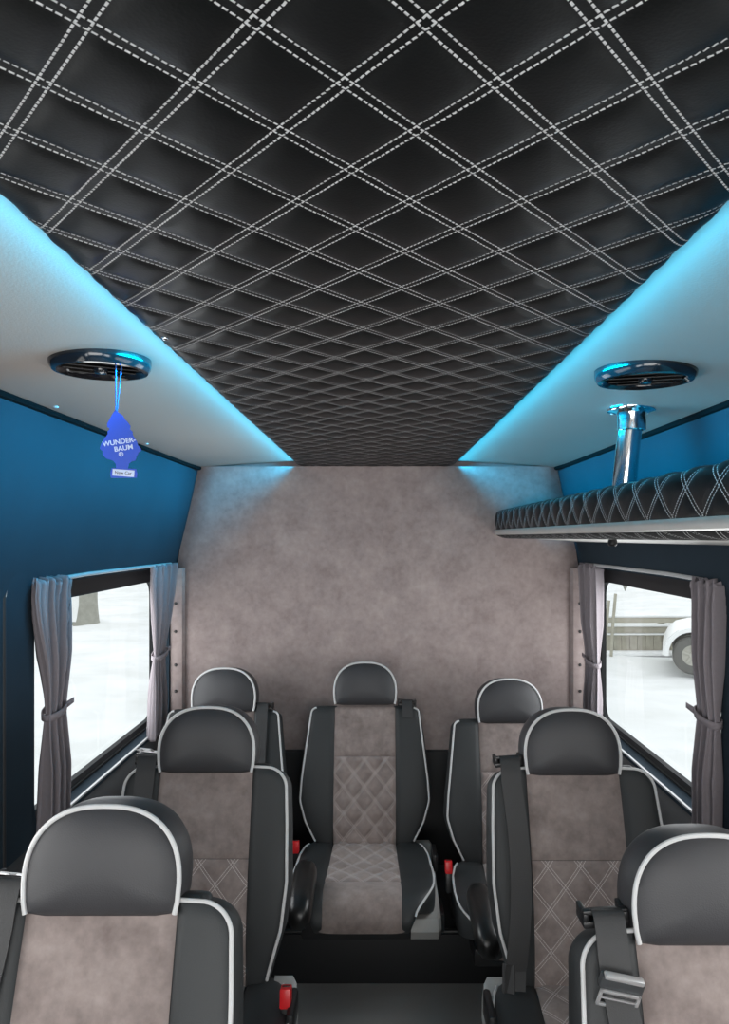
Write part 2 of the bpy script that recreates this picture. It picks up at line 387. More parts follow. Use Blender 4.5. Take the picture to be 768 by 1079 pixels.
# ------------------------------------------------------------------ quilted ceiling panel
def quilt_h(u, v, px, py, u0, v0, gap, amp, fall):
    a = (u-u0)/px; b = (v-v0)/py; d = 1/math.sqrt(1/px**2+1/py**2)
    def g(p):
        e = np.abs((p+.5) % 1.0-.5)*d
        return 1-np.exp(-np.maximum(e-gap/2, 0)/fall), np.where(e < gap/2, (1-(e/(gap/2))**2), 0)
    g1, r1 = g(a+b); g2, r2 = g(a-b)
    return amp*g1*g2+amp*.16*np.maximum(r1, r2)
def ceiling_panel():
    x0, x1, y0, y1, zb = -.341, .325, -.30, YB-.021, EYE+.300
    nx, ny = 190, 860
    xs = np.linspace(x0, x1, nx); ys = np.linspace(y0, y1, ny); Xg, Yg = np.meshgrid(xs, ys)
    h = quilt_h(Xg, Yg, PXC, PYC, U0, V0, .0085, .0042, .009)
    ed = np.minimum(Xg-x0, x1-Xg); r = .020; h = h*np.clip(ed/.03, .12, 1)
    lift = np.where(ed < r, r-np.sqrt(np.maximum(r*r-(r-ed)**2, 0)), 0)*.45
    edgewave = np.clip(1-ed/.03, 0, 1)*.0012*np.sin(Yg*2*PI/.059)
    Z = zb - h + .004 + lift + .006*np.clip((ed-.02)/.3, 0, 1)*0
    Xw = Xg+np.sign(Xg)*edgewave*(ed < .03)
    V = np.stack([Xw, Yg, Z], -1).reshape(-1, 3)
    idx = np.arange(nx*ny).reshape(ny, nx)
    F = np.stack([idx[:-1, :-1], idx[1:, :-1], idx[1:, 1:], idx[:-1, 1:]], -1).reshape(-1, 4)
    me = bpy.data.meshes.new('headliner_panel'); me.vertices.add(len(V)); me.vertices.foreach_set('co', V.astype(np.float32).ravel())
    me.loops.add(F.size); me.loops.foreach_set('vertex_index', F.astype(np.int32).ravel())
    me.polygons.add(len(F)); me.polygons.foreach_set('loop_start', (np.arange(len(F))*4).astype(np.int32)); me.polygons.foreach_set('loop_total', np.full(len(F), 4, np.int32))
    me.polygons.foreach_set('use_smooth', np.ones(len(F), bool)); me.update(calc_edges=True)
    ul = me.uv_layers.new(name='UVMap'); uv = np.stack([Xg, Yg], -1).reshape(-1, 2)[F.ravel()]
    ul.data.foreach_set('uv', uv.astype(np.float32).ravel())
    root = thing('headliner_panel', 'long black quilted leather ceiling panel with white double stitching in diamonds', 'ceiling panel', (0, 0, 0))
    cov = link('quilted_cover', me, mt['quiltc'], root)
    bk = MB(); bk.box(x0+.012, x1-.012, y0, y1, zb+.014, zb+.0235); bk.build('backing_board', mt['black'], root, False)
ceiling_panel()
for sx, xe, lab in ((-1, -.3325+.002, 'glowing cyan light strip behind the left edge of the quilted ceiling panel'), (1, .3145, 'glowing cyan light strip behind the right edge of the quilted ceiling panel')):
    b = MB(); b.box(xe-.002, xe+.002, -.28, YB-.03, EYE+.3150, EYE+.3215); tag(b.build('light_strip', mt['led'], None, False), lab, 'light strip')
# eyelets and screws in the lining
def stud(x, y, z, r, m, label, cat='screw', group=None):
    b = MB(); b.lathe([(0, -.35*r), (.5*r, -.33*r), (.9*r, -.15*r), (r, 0), (r, .3*r), (0, .3*r)], n=16); o = b.build('screw', m); o.location = (x, y, z)
    tag(o, label, cat, group)
def cz(x): return ceil_z(x)-.001
for px_, py_, lab, r in ((58, 428, 'small pale screw in left grey ceiling lining, in front of the air freshener', .008),
                         (154, 467, 'small pale screw in left grey ceiling lining, beyond the air freshener', .008),
                         (729, 437, 'small pale screw in right grey ceiling lining beside the chrome post', .009),
                         (629, 477, 'small pale screw in right grey ceiling lining, far beyond the chrome post', .008)):
    Y = 790*.300/(566-py_); X = (px_-398)*Y/790; stud(X, Y, cz(X), r, mt['rail'], lab)
stud(-.352+.03, 1.135, EYE+.300, .0055, mt['chrome'], 'chrome eyelet near the left edge of the quilted ceiling panel', 'eyelet')

# ------------------------------------------------------------------ air vents
def vent(x, y, R, label, rot):
    z = ceil_z(x); t = thing('air_vent', label, 'air vent', (x, y, z), rot)
    b = MB(); b.lathe([(R*1.0, .004), (R, -.004), (R*.985, -.012), (R*.93, -.019), (R*.85, -.020), (R*.77, -.014), (R*.75, -.004), (R*.75, .004)], n=56); b.build('vent_ring', mt['vent'], t)
    b = MB(); b.lathe([(0, -.001), (R*.78, -.001)], n=40); b.build('vent_throat', mt['black'], t)
    for k in range(4):
        s = R*(-.5+.333*k); half = math.sqrt(max(R*R*.56-s*s, 0))*.97
        m = MB(); m.box(-half, half, -.013, .013, -.0012, .0012, .0008, Matrix.Translation((0, s, -.011)) @ Matrix.Rotation(math.radians(28), 4, 'X')); m.build('vent_slat', mt['black'], t)
    b = MB(); b.lathe([(0, -.023), (R*.12, -.022), (R*.15, -.016), (R*.15, -.004)], n=20); b.build('vent_knob', mt['vent'], t)
    return t
mt['vent'] = plain('glossy_black_vent', (.010, .010, .012), .12)
vent(-.498, 1.347, .088, 'round glossy black air vent in the left ceiling lining above the air freshener', .5)
vent(.510, 1.43, .094, 'round glossy black air vent in the right ceiling lining above the chrome post', -.3)

# ------------------------------------------------------------------ air freshener
def text_mesh(txt, size, mat, parent, loc, rot, name='lettering', bold=.0):
    cu = bpy.data.curves.new('t', 'FONT'); cu.body = txt; cu.size = size; cu.extrude = .0003; cu.align_x = 'CENTER'; cu.align_y = 'CENTER'; cu.offset = bold
    to = bpy.data.objects.new('t', cu); C.objects.link(to)
    dg = bpy.context.evaluated_depsgraph_get(); me = bpy.data.meshes.new_from_object(to.evaluated_get(dg)); bpy.data.objects.remove(to); bpy.data.curves.remove(cu)
    me.materials.clear(); o = link(name, me, mat, parent); o.location = loc; o.rotation_euler = rot; return o
def freshener():
    Y = 1.30; k = Y/790
    X0 = (128-398)*k; Z0 = EYE-(466-566)*k
    t = thing('air_freshener', 'blue tree-shaped card air freshener hanging on a cord from the left air vent', 'air freshener', (X0, Y, Z0), .12)
    t.rotation_euler = (0, math.radians(4), math.radians(8))
    def q(x, y): return ((x/10.97+95-128)*k, -(y/10.97+420-466)*k)
    left = [(275, 120), (235, 200), (190, 300), (192, 345), (222, 358), (200, 395), (205, 425), (175, 470), (140, 545), (128, 600), (160, 625), (165, 665), (200, 705), (290, 728), (318, 765), (325, 808), (275, 812), (262, 870), (275, 925)]
    right = [(560, 900), (565, 850), (545, 800), (455, 800), (462, 745), (490, 715), (530, 705), (545, 650), (560, 610), (590, 580), (580, 555), (545, 520), (535, 480), (495, 430), (478, 395), (478, 372), (445, 345), (450, 310), (420, 270), (385, 240), (350, 190), (300, 165)]
    pts = [q(*p) for p in left+right]
    b = MB(); b.prism(pts, -.0011, .0011); b.build('tree_card', mt['blue'], t, False)
    # cord loop up to the vent
    a = q(278, 150); top = (117-128)*k
    b = MB(); zt = ceil_z(X0)-.013-Z0
    b.tube([(a[0], -.002, a[1]), (top-.003, .010, zt)], .0011, 6); b.tube([(a[0]+.001, .002, a[1]), (top+.004, .026, zt)], .0011, 6); b.build('cord', mt['bluecord'], t)
    b = MB(); c = q(410, 858); b.box(c[0]-.0182, c[0]+.0182, -.0018, -.0009, c[1]-.0058, c[1]+.0058); b.build('paper_label', mt['paper'], t, False)
    r = (PI/2, -.24, 0)
    def T(s, px, py, size, bold=.00025, m=mt['paper'], rr=r): 
        c = q(px, py); rad = Matrix.Rotation(0, 3, 'X'); return text_mesh(s, size, m, t, (c[0], -.0016, c[1]), rr, 'lettering', bold)
    T('WUNDER-', 338, 505, .0118); T('BAUM', 392, 572, .0118); T('®', 370, 648, .0105, .0002); T('New Car', 408, 858, .0075, .0, mt['black'], (PI/2, -.03, 0)).location.y = -.0021
mt['blue'] = plain('blue_card', (.012, .075, .56), .5, var=.04); mt['bluecord'] = plain('blue_cord', (.04, .16, .62), .6); mt['paper'] = plain('white_print', (.62, .72, .95), .6, var=.02)
freshener()

# ------------------------------------------------------------------ luggage rack
def rack():
    t = thing('luggage_rack', 'overhead luggage rack along the right wall with quilted black leather edge', 'luggage rack', (.50, 0, EYE+.007))
    y0, y1 = .55, 3.155
    ys = np.linspace(y0, y1, 420); L = []
    # leather bumper: profile (x, z) going over the top, down the face
    prof = [(.060, .070), (.058, .088), (.045, .100), (.030, .104), (.014, .103), (.004, .097), (-.001, .086), (-.003, .070), (-.003, .050), (-.002, .034), (.001, .023), (.012, .020)]
    pl = smoothpts([(a, 0, b) for a, b in prof], 3); ss = [0]
    for a, b in zip(pl, pl[1:]): ss.append(ss[-1]+(b-a).length)
    N = len(pl); V = []; UV = []
    for y in ys:
        for i, p in enumerate(pl):
            a = pl[max(i-1, 0)]; c = pl[min(i+1, N-1)]; tg = (c-a).normalized(); nx_, nz_ = -tg.z, tg.x
            h = float(quilt_h(np.array(ss[i]), np.array(y), .104, .118, 0, .03, .0085, .004, .010))
            V.append((p.x-(-nx_)*(-h)*0 + nx_*h*-1, y, p.z+nz_*h*-1)); UV.append((ss[i], y))
    F = [(j*N+i, j*N+i+1, (j+1)*N+i+1, (j+1)*N+i) for j in range(len(ys)-1) for i in range(N-1)]
    mesh('leather_edge', V, F, mt['quiltr'], t, uv=UV)
    for y in (y0, y1):
        e = MB(); e.add([(p.x, y, p.z) for p in pl], [tuple(range(N))]); e.build('leather_edge_end', mt['arm'], t, False)
    b = MB(); b.rings([[(x, y, z) for x, z in ((-.004, .024), (-.0085, .020), (-.010, .013), (-.008, .006), (-.003, .003), (.02, .003), (.02, .024))] for y in (y0, y1)]); b.build('aluminium_profile', mt['alu'], t)
    # underside leather roll
    up = [(.0, .0025), (.008, -.0025), (.025, -.0090), (.045, -.0125), (.060, -.0125), (.070, -.009)]; V = []; UV = []
    for y in ys:
        for i, (x, z) in enumerate(up): V.append((x, y, z)); UV.append((x+.115, y))
    n = len(up); F = [(j*n+i, j*n+i+1, (j+1)*n+i+1, (j+1)*n+i) for j in range(len(ys)-1) for i in range(n-1)]
    mesh('leather_underside', V, F, mt['quiltu'], t, uv=UV)
    b = MB(); b.rings([[(x, y, z) for x, z in ((.010, .012), (.335, -.004), (.320, -.026), (.300, -.0235), (.062, -.0068), (.010, -.002))] for y in (y0, y1)]); b.build('shelf_board', mt['white'], t, False)
    b = MB(); b.lathe([(0, -.020), (.008, -.020), (.012, -.015), (.011, -.006), (.008, 0)], n=18); o = b.build('knob', mt['black'], t); o.location = (.095, 1.90, -.010)
rack()
# chrome post between rack and ceiling
def post():
    zt = ceil_z(.612); t = thing('chrome_post', 'shiny chrome tubular post rising from the luggage rack to the ceiling', 'post', (.592, 1.83, EYE+.020))
    H = zt-(EYE+.020); tx, ty = .020, -.02
    b = MB(); b.tube([(0, 0, .0), (tx*.5, ty*.5, H*.5), (tx, ty, H-.004)], .0285, 28); b.build('pole', mt['chrome'], t)
    b = MB(); b.lathe([(.028, -.052), (.0335, -.050), (.0345, -.018), (.036, -.010), (.056, -.0045), (.058, .0), (.058, .004)], (tx, ty, H), 36); b.build('flange', mt['chrome'], t)
    for q in (20, 140, 260):
        b = MB(); b.lathe([(0, -.004), (.004, -.004), (.006, 0)], (tx+.046*math.cos(math.radians(q)), ty+.046*math.sin(math.radians(q)), H-.005), 10); b.build('flange_screw', mt['steel'], t)
post()

# ------------------------------------------------------------------ curtains and rails
def curtain(sx, y0, y1, pin, bot, zt, zb, zp, folds, label, seed, tie=True):
    """y0..y1 top span; pin/bot = (y0, y1) spans at the tie and at the hem"""
    rnd = random.Random(seed); t = thing('curtain', label, 'curtain', (sx*.850, (y0+y1)/2, EYE+zt)); ym = (y0+y1)/2
    nu, nv = 110, 60; V = []
    ph = [rnd.uniform(0, 6.28) for _ in range(4)]
    for j in range(nv+1):
        v = j/nv; z = zt+(zb-zt)*v; vp = (zt-zp)/(zt-zb)
        w = math.sin(PI/2*min(1, v/vp))**2.2 if v < vp else 1
        a = y0+(pin[0]-y0)*w; c = y1+(pin[1]-y1)*w
        if v > vp:
            w = (v-vp)/(1-vp); w = w**.6; a = pin[0]+(bot[0]-pin[0])*w; c = pin[1]+(bot[1]-pin[1])*w
        amp = .020*(.45+.55*min(1, abs(v-vp)/.22))
        head = math.exp(-((v-.0)/.05)**2)
        for i in range(nu+1):
            u = i/nu; f = folds*2*PI*u+ph[0]+.5*math.sin(3*v+ph[1])
            x = amp*math.sin(f)+amp*.45*math.sin(f*.53+ph[2]+v*2)+.25*amp*math.sin(f*2.1+ph[3])
            y = a+(c-a)*(u+.018*math.sin(f*2)/max(1, folds/5))
            if head > .05: x += head*.006*math.sin(f*3.1)
            V.append((-sx*x*.9, y-ym, z-zt+head*.008*math.sin(f*1.5)))
    n = nu+1; F = [(j*n+i, j*n+i+1, (j+1)*n+i+1, (j+1)*n+i) for j in range(nv) for i in range(nu)]
    o = mesh('curtain_cloth', V, F, mt['curtain'], t); md = o.modifiers.new('thick', 'SOLIDIFY'); md.thickness = .0016
    if tie:
        yc = (pin[0]+pin[1])/2-ym; hw = (pin[1]-pin[0])/2+.004; b = MB(); R = []
        for k in range(29):
            q = 2*PI*k/28; R.append([(.027*math.cos(q), yc+hw*math.sin(q), zp-zt+s+.01*math.sin(q)) for s in (-.009, .009)])
        b.rings(R, False, False, False)
        b.add([(-sx*.012-sx*.0, yc+hw-.004, zp-zt-.004), (-sx*.012, yc+hw+.045, zp-zt+.001), (-sx*.012, yc+hw+.045, zp-zt+.015), (-sx*.012, yc+hw-.004, zp-zt+.013)], [(0, 1, 2, 3)])
        o = b.build('tieback', mt['curtain'], t); md = o.modifiers.new('thick', 'SOLIDIFY'); md.thickness = .0025
curtain(-1, 1.845, 2.055, (1.925, 2.015), (1.90, 2.005), -.108, -.775, -.455, 6, 'mauve grey curtain tied back at the near end of the left window', 1)
curtain(-1, 2.84, 3.10, (2.86, 2.99), (2.80, 2.98), -.112, -.765, -.455, 6, 'mauve grey curtain tied back at the far end of the left window', 2)
curtain(1, 1.86, 2.00, (1.875, 1.985), (1.875, 2.00), -.112, -.790, -.463, 6, 'mauve grey curtain tied back at the near end of the right window', 3)
curtain(1, 2.90, 3.09, (2.90, 3.03), (2.88, 3.03), -.112, -.770, -.49, 6, 'mauve grey curtain hanging at the far end of the right window', 4)
for sx, lab in ((-1, 'pale curtain rail over the left window'), (1, 'pale curtain rail over the right window')):
    b = MB(); b.tube([(sx*.862, WY0+.02, EYE-.165), (sx*.858, WY0+.03, EYE-.13), (sx*.855, WY0+.07, EYE-.112), (sx*.852, 2.2, EYE-.108), (sx*.850, 2.7, EYE-.108), (sx*.852, WY1-.04, EYE-.110)], .006, 8)
    tag(b.build('curtain_rail', mt['rail']), lab, 'curtain rail')

# ------------------------------------------------------------------ seats
def sweep_surface(P, xs_of, h_of, rows):
    """rows: v values; P(v) -> (y, z, ny, nz); xs_of(v) -> x list; h_of(x, v)"""
    V = []; UV = []
    for v, s in rows:
        y, z, ny, nz = P(v)
        for x in xs_of(v):
            h = h_of(x, v); V.append((x, y+ny*h, z+nz*h)); UV.append((x, s))
    n = len(xs_of(rows[0][0])); m = len(rows)
    return V, [(j*n+i, j*n+i+1, (j+1)*n+i+1, (j+1)*n+i) for j in range(m-1) for i in range(n-1)], UV, n
def path_fn(pts, flip):
    P = smoothpts(pts, 10); s = [0]
    for a, b in zip(P, P[1:]): s.append(s[-1]+(b-a).length)
    T = s[-1]; Y = [p.y for p in P]; Z = [p.z for p in P]
    def f(v):
        q = v*T; y = interp(q, s, Y); z = interp(q, s, Z); e = .004
        y1, z1 = interp(min(T, q+e), s, Y), interp(min(T, q+e), s, Z); y0_, z0_ = interp(max(0, q-e), s, Y), interp(max(0, q-e), s, Z)
        L = math.hypot(y1-y0_, z1-z0_); ty, tz = (y1-y0_)/L, (z1-z0_)/L
        return (y, z, -tz*flip, ty*flip)
    return f, T
def front_grid(P, w, h, c, rows, nb=10):
    def xs(v):
        W = w(v); cc = min(c, W*.999); return [-W+(W-cc)*i/nb for i in range(nb)]+[-cc+2*cc*i/8 for i in range(9)]+[cc+(W-cc)*(i+1)/nb for i in range(nb)]
    return xs
def padded(name, P, T, w, c, thick, bulge, root, rows, recess, sidebulge=.012, back=True):
    """closed padded body: front bolsters with a recessed centre, rounded sides, back"""
    xs = front_grid(P, w, None, c, rows)
    def h(x, v):
        W = w(v); a = abs(x); end = min(1, min(v, 1-v)*T/.02+.0)**.5
        if a <= c: return -recess
        u = (a-c)/max(W-c, .01); return bulge*math.sin(PI*min(1, u*1.0))**.45*end*(1 if u < 1 else 0)-(.0 if u > .02 else recess)
    R = []
    for v in rows:
        y, z, ny, nz = P(v); W = w(v); tk = thick(v); ring = []
        def pt(x, d): return (x, y+ny*d, z+nz*d)
        X = xs(v)
        for x in X: ring.append(pt(x, h(x, v) if abs(abs(x)-W) > 1e-9 else 0))
        for a, d in ((.6, -.10), (.95, -.3), (1, -.55), (.75, -.8), (.2, -.96)): ring.append(pt(W+sidebulge*a, d*tk))
        for i in range(7): ring.append(pt((W-.012)*(1-2*(i+1)/8), -tk))
        for a, d in ((.2, -.96), (.75, -.8), (1, -.55), (.95, -.3), (.6, -.10)): ring.append(pt(-W-sidebulge*a, d*tk))
        R.append(ring)
    # rounded closures at both ends
    def closure(v, sgn):
        y, z, ny, nz = P(v); out = []; base = R[0] if sgn < 0 else R[-1]; ty, tz = nz, -ny
        e = .001; y2, z2, _, _ = P(min(1, v+e)); y1, z1, _, _ = P(max(0, v-e)); L = math.hypot(y2-y1, z2-z1) or 1; ty, tz = (y2-y1)/L*sgn, (z2-z1)/L*sgn
        tk = thick(v)
        for f, o in ((.95, .005), (.80, .009), (.5, .011)):
            ring = []
            for p in base:
                d = (p[1]-y)*ny+(p[2]-z)*nz; dm = -tk*.5; dd = dm+(d-dm)*f
                ring.append((p[0]*(.99 if f > .8 else .97 if f > .5 else .93), y+ny*dd+ty*o, z+nz*dd+tz*o))
            out.append(ring)
        return out
    R = closure(rows[0], -1)[::-1]+R+closure(rows[-1], 1)
    b = MB(); b.rings(R); return b.build(name, mt['leather'], root)
def piping(name, P, w, rows, root, r=.0037, side=None, h=.001, across=True, top=None):
    for s in ((side,) if side else (-1, 1)):
        b = MB()
        pts = []
        for v in rows:
            y, z, ny, nz = P(v); pts.append((s*(w(v)+.002), y+ny*h, z+nz*h))
        if top is not None:
            y, z, ny, nz = P(1.0); W = w(1.0); pts += [(s*(W-(W-top)*k/5), y+ny*h+.001*k/5, z+nz*h+.002*k/5) for k in range(1, 6)]
        b.tube(pts, r, 8); b.build(name, mt['pipe'], root)

def make_seat(label, X, Yj, hj, kind, group, arm=None, shield=None, buckle=None, belt=None, rz=0, rest_dz=0):
    """Yj/hj: world depth and height of the crease between cushion and backrest"""
    t = thing('minibus_seat', label, 'seat', (X, Yj, 0), rz, group)
    c = .118
    # ---- backrest
    L = .495
    P, T = path_fn([(0, .012, hj-.035), (0, 0, hj+.01), (0, .004, hj+.12), (0, .030, hj+.25), (0, .070, hj+.37), (0, .112, hj+L-.012)], 1)
    # path runs upwards: front normal points to -y
    if kind == 'flat':
        def w(v):
            a = interp(v, [0, .12, .3, .5, .75, .9, 1], [.158, .172, .200, .212, .208, .203, .203]); d = (1-v)*T; r = .052
            return a-(r-math.sqrt(max(r*r-(r-d)**2, 0)))*1.0 if d < r else a
    else:
        def w(v):
            a = interp(v, [0, .08, .22, .36, .5, .75, 1], [.172, .184, .222, .243, .238, .222, .206]); d = (1-v)*T; r = .018
            return a-(r-math.sqrt(max(r*r-(r-d)**2, 0))) if d < r else a
    rows = list(np.linspace(0, .88, 34))+[.88+.12*math.sin(PI/2*k/14) for k in range(1, 15)]
    padded('backrest', P, T, w, c, lambda v: interp(v, [0, .5, 1], [.115, .10, .075]), .007, t, rows, .004)
    pr = [v for v in rows if v > .07]; piping('backrest_piping', P, w, pr, t, top=.118 if kind == 'flat' else None)
    if kind == 'flat':
        pass
    vs = .60 if kind == 'flat' else .66
    # plain upper insert and quilted lower insert
    def plain_h(x, v):
        e = (c-abs(x)); d = min(e, (v-vs)*T, (1-v)*T+.004); return -.003+.009*(1-math.exp(-max(d, 0)/.012))
    rr = np.linspace(vs, 1.0, 26); V, F, UV, n = sweep_surface(P, lambda v: list(np.linspace(-c, c, 27)), plain_h, [(v, v*T) for v in rr])
    y, z, ny, nz = P(1.0); k = len(V); m = len(V)-n
    V += [(x, y-ny*.02+.006, z+.010) for x in np.linspace(-c, c, 27)]+[(x, y-ny*.05, z+.0125) for x in np.linspace(-c, c, 27)]
    UV += [(x, T+.02) for x in np.linspace(-c, c, 27)]*2
    for q in range(2): F += [(m+q*n+i, m+q*n+i+1, m+(q+1)*n+i+1, m+(q+1)*n+i) for i in range(n-1)]
    mesh('backrest_insert', V, F, mt['suede'], t, uv=UV)
    q0 = .013
    amp = .0062 if kind == 'flat' else .0115
    def quilt(x, v):
        e = c-abs(x); d = min(e, (vs-v)*T, v*T+.01); return -.003+.004*(1-math.exp(-max(d, 0)/.01))+min(1, max(0, d/.012))*float(quilt_h(np.array(x), np.array((v-vs)*T+q0), .080, .098, 0, 0, .0065, amp, .010))
    rr = np.linspace(0, vs-.002, 110); V, F, UV, n = sweep_surface(P, lambda v: list(np.linspace(-c, c, 71)), quilt, [(v, (v-vs)*T+q0) for v in rr])
    mesh('quilted_insert', V, F, mt['suedeq'], t, uv=UV)
    # ---- headrest
    y1, z1, ny, nz = P(1.0); hz = z1+.004+rest_dz; hy = y1-.012
    tilt = math.radians(-9); ct, st = math.cos(tilt), math.sin(tilt); HW, HH = (.121, .160)
    out = []
    for k in range(41):
        a = PI*k/40; ca, sa = math.cos(a), math.sin(a)
        out.append((HW*math.copysign(abs(ca)**.80, ca), .045+(HH-.045)*sa**.86))
    out = [(HW*.955, .000), (HW*.985, .018)]+out+[(-HW*.985, .018), (-HW*.955, .000)]
    out = out+[(-HW*.955+HW*1.91*k/8, -.004) for k in range(1, 8)]
    cz_ = .072
    def ring(sc, d, sz=None):
        sz = sc if sz is None else sz
        R = []
        for x, z in out:
            x2 = x*sc; z2 = cz_+(z-cz_)*sz; R.append((x2, hy+d*ct-z2*st*1.0, hz+z2*ct+d*st*.6))
        return R
    b = MB(); b.rings([ring(.02, -.022), ring(.25, -.0215), ring(.5, -.019), ring(.75, -.0135), ring(.9, -.0065), ring(.985, 0), ring(1.0, .006), ring(1.03, .018, 1.0), ring(1.05, .040, 1.01), ring(1.04, .068, .99), ring(.97, .090, .92), ring(.80, .105, .78), ring(.5, .112, .5), ring(.02, .114)])
    head = b.build('headrest', mt['rest'], t)
    b = MB(); R = ring(1.0, 0.0); b.tube([Vector(p)+Vector((0, -.0015, 0)) for p in R[0:45]], .0040, 8); b.build('headrest_piping', mt['pipe'], head)
    for s in (-.055, .055):
        b = MB(); b.tube([(s, y1+.028, z1-.03), (s, hy+.045, hz+.03)], .006, 10); b.build('headrest_post', mt['chrome'], t)
    # ---- cushion
    Pc, Tc = path_fn([(0, .05, hj-.020), (0, -.02, hj-.005), (0, -.16, hj-.012), (0, -.30, hj+.000), (0, -.40, hj+.006), (0, -.455, hj-.010), (0, -.482, hj-.050), (0, -.478, hj-.085)], -1)
    def wc(v): return interp(v, [0, .06, .14, .24, .45, .58, .66, .72, .77, .81, .85, .89, 1], [.188, .202, .220, .233, .239, .238, .234, .227, .217, .205, .190, .172, .150])
    cc = .120
    rows = list(np.linspace(0, 1, 50))
    padded('cushion', Pc, Tc, wc, cc, lambda v: interp(v, [0, .6, .8, 1], [.11, .10, .07, .045]), .008, t, rows, .005, .006)
    piping('cushion_piping', Pc, wc, [v for v in rows if .08 < v < .93], t)
    vq = .64
    def cw(v): return interp(v, [0, 1], [.115, .140])
    def hq(x, v): 
        d = min(cw(v)-abs(x), (vq-v)*Tc); return -.002+.006*(1-math.exp(-max(d, 0)/.012))+min(1, max(0, d/.012))*float(quilt_h(np.array(x), np.array((v-vq)*Tc+.0), .080, .098, 0, 0, .0065, amp*.7, .010))
    V, F, UV, n = sweep_surface(Pc, lambda v: list(np.linspace(-cw(v), cw(v), 61)), hq, [(v, (v-vq)*Tc) for v in np.linspace(.05, vq-.002, 90)])
    mesh('quilted_cushion_insert', V, F, mt['suedeq'], t, uv=UV)
    def hp(x, v): d = min(cw(v)-abs(x), (v-vq)*Tc); return -.002+.012*(1-math.exp(-max(d, 0)/.015))
    V, F, UV, n = sweep_surface(Pc, lambda v: list(np.linspace(-cw(v), cw(v), 31)), hp, [(v, v*Tc) for v in np.linspace(vq, 1, 40)])
    mesh('cushion_insert', V, F, mt['suede'], t, uv=UV)
    # ---- base: seat pan, frame rail, pedestal
    b = MB(); b.box(-.20, .20, -.40, .06, hj-.155, hj-.098, .012); b.build('seat_pan', mt['black'], t)
    zb = .201 if kind == 'wing' else 0
    if kind == 'flat':
        for s in (-.17, .17):
            b = MB(); b.box(s-.018, s+.018, -.36, .02, .028, hj-.15, .004); b.build('leg', mt['black'], t)
        b = MB(); b.box(-.20, .20, -.38, .04, .0, .03, .004); b.build('foot_rail', mt['black'], t)
    else:
        b = MB(); b.box(-.19, .19, -.13, .10, .202, hj-.15, .004); b.build('pedestal', mt['black'], t)
    if shield:
        s = shield; x0 = s*(.222 if kind == 'wing' else .205); b = MB()
        pr = [(.06, hj-.02), (.07, hj-.12), (-.10, hj-.17), (-.30, hj-.165), (-.40, hj-.15), (-.425, hj-.115), (-.40, hj-.085), (-.30, hj-.075), (-.17, hj-.055), (-.06, hj-.025), (.01, hj-.01), (.05, hj-.01)] if kind == 'wing' else [(.06, hj-.05), (.07, hj-.12), (-.10, hj-.17), (-.30, hj-.165), (-.40, hj-.15), (-.42, hj-.115), (-.40, hj-.10), (-.20, hj-.09), (-.08, hj-.02), (.03, hj-.0)]
        b.rings([[(x0-s*(.065 if kind == 'wing' else .02), y, z) for y, z in pr], [(x0+s*.024, y, z) for y, z in pr], [(x0+s*.034, y*.94-.01, (z-(hj-.09))*.88+hj-.09) for y, z in pr]])
        sh = b.build('side_shield', mt['grey'], t)
        b = MB(); b.box(min(x0+s*.028, x0+s*.048), max(x0+s*.028, x0+s*.048), -.36, -.24, hj-.150, hj-.090, .006); b.build('lever', mt['black'], sh)
        b = MB(); b.box(min(x0+s*.026, x0+s*.044), max(x0+s*.026, x0+s*.044), -.14, -.03, hj-.05, hj+.01, .008); b.build('recline_knob', mt['black'], sh)
    if buckle:
        s = buckle; b = MB(); M = Matrix.Translation((s*(.250 if kind == 'wing' else .226), -.09, hj+.012)) @ Matrix.Rotation(math.radians(-12), 4, 'X')
        b.box(-.010, .010, -.014, .014, -.075, .010, .003, M); bk = b.build('buckle_stalk', mt['black'], t)
        b = MB(); b.box(-.0125, .0125, -.017, .017, -.012, .030, .004, M); bb = b.build('buckle', mt['red'], t)
        b = MB(); b.box(-.0085, .0085, -.003, .003, .0285, .0315, .0005, M); b.build('buckle_slot', mt['black'], bb)
    if arm:
        s = arm; xa = s*.185; R = []
        for yy, sc, dz in ((-.345, .15, 0), (-.350, .55, 0), (-.362, .85, 0), (-.385, 1, 0), (-.43, 1.02, -.002), (-.50, 1.0, -.008), (-.575, 1.0, -.018), (-.605, .92, -.026), (-.622, .70, -.032), (-.630, .3, -.036)):
            ring_ = []
            for k in range(20):
                q = 2*PI*k/20; cx_, sz_ = math.cos(q), math.sin(q)
                ring_.append((xa+.037*sc*math.copysign(abs(cx_)**.75, cx_), yy, hj+.055+dz+.042*sc*math.copysign(abs(sz_)**.75, sz_)))
            R.append(ring_)
        b = MB(); b.rings(R); am = b.build('armrest', mt['arm'], t)
        b = MB(); b.tube(smoothpts([(xa-.0, -.40, hj+.03), (s*.225, -.30, hj-.03), (s*.238, -.2, hj-.10), (s*.236, -.02, hj-.10)], 5), .011, 10); b.build('armrest_bracket', mt['black'], am)
    if belt: belt(t, P, T, w, hj)
    return t

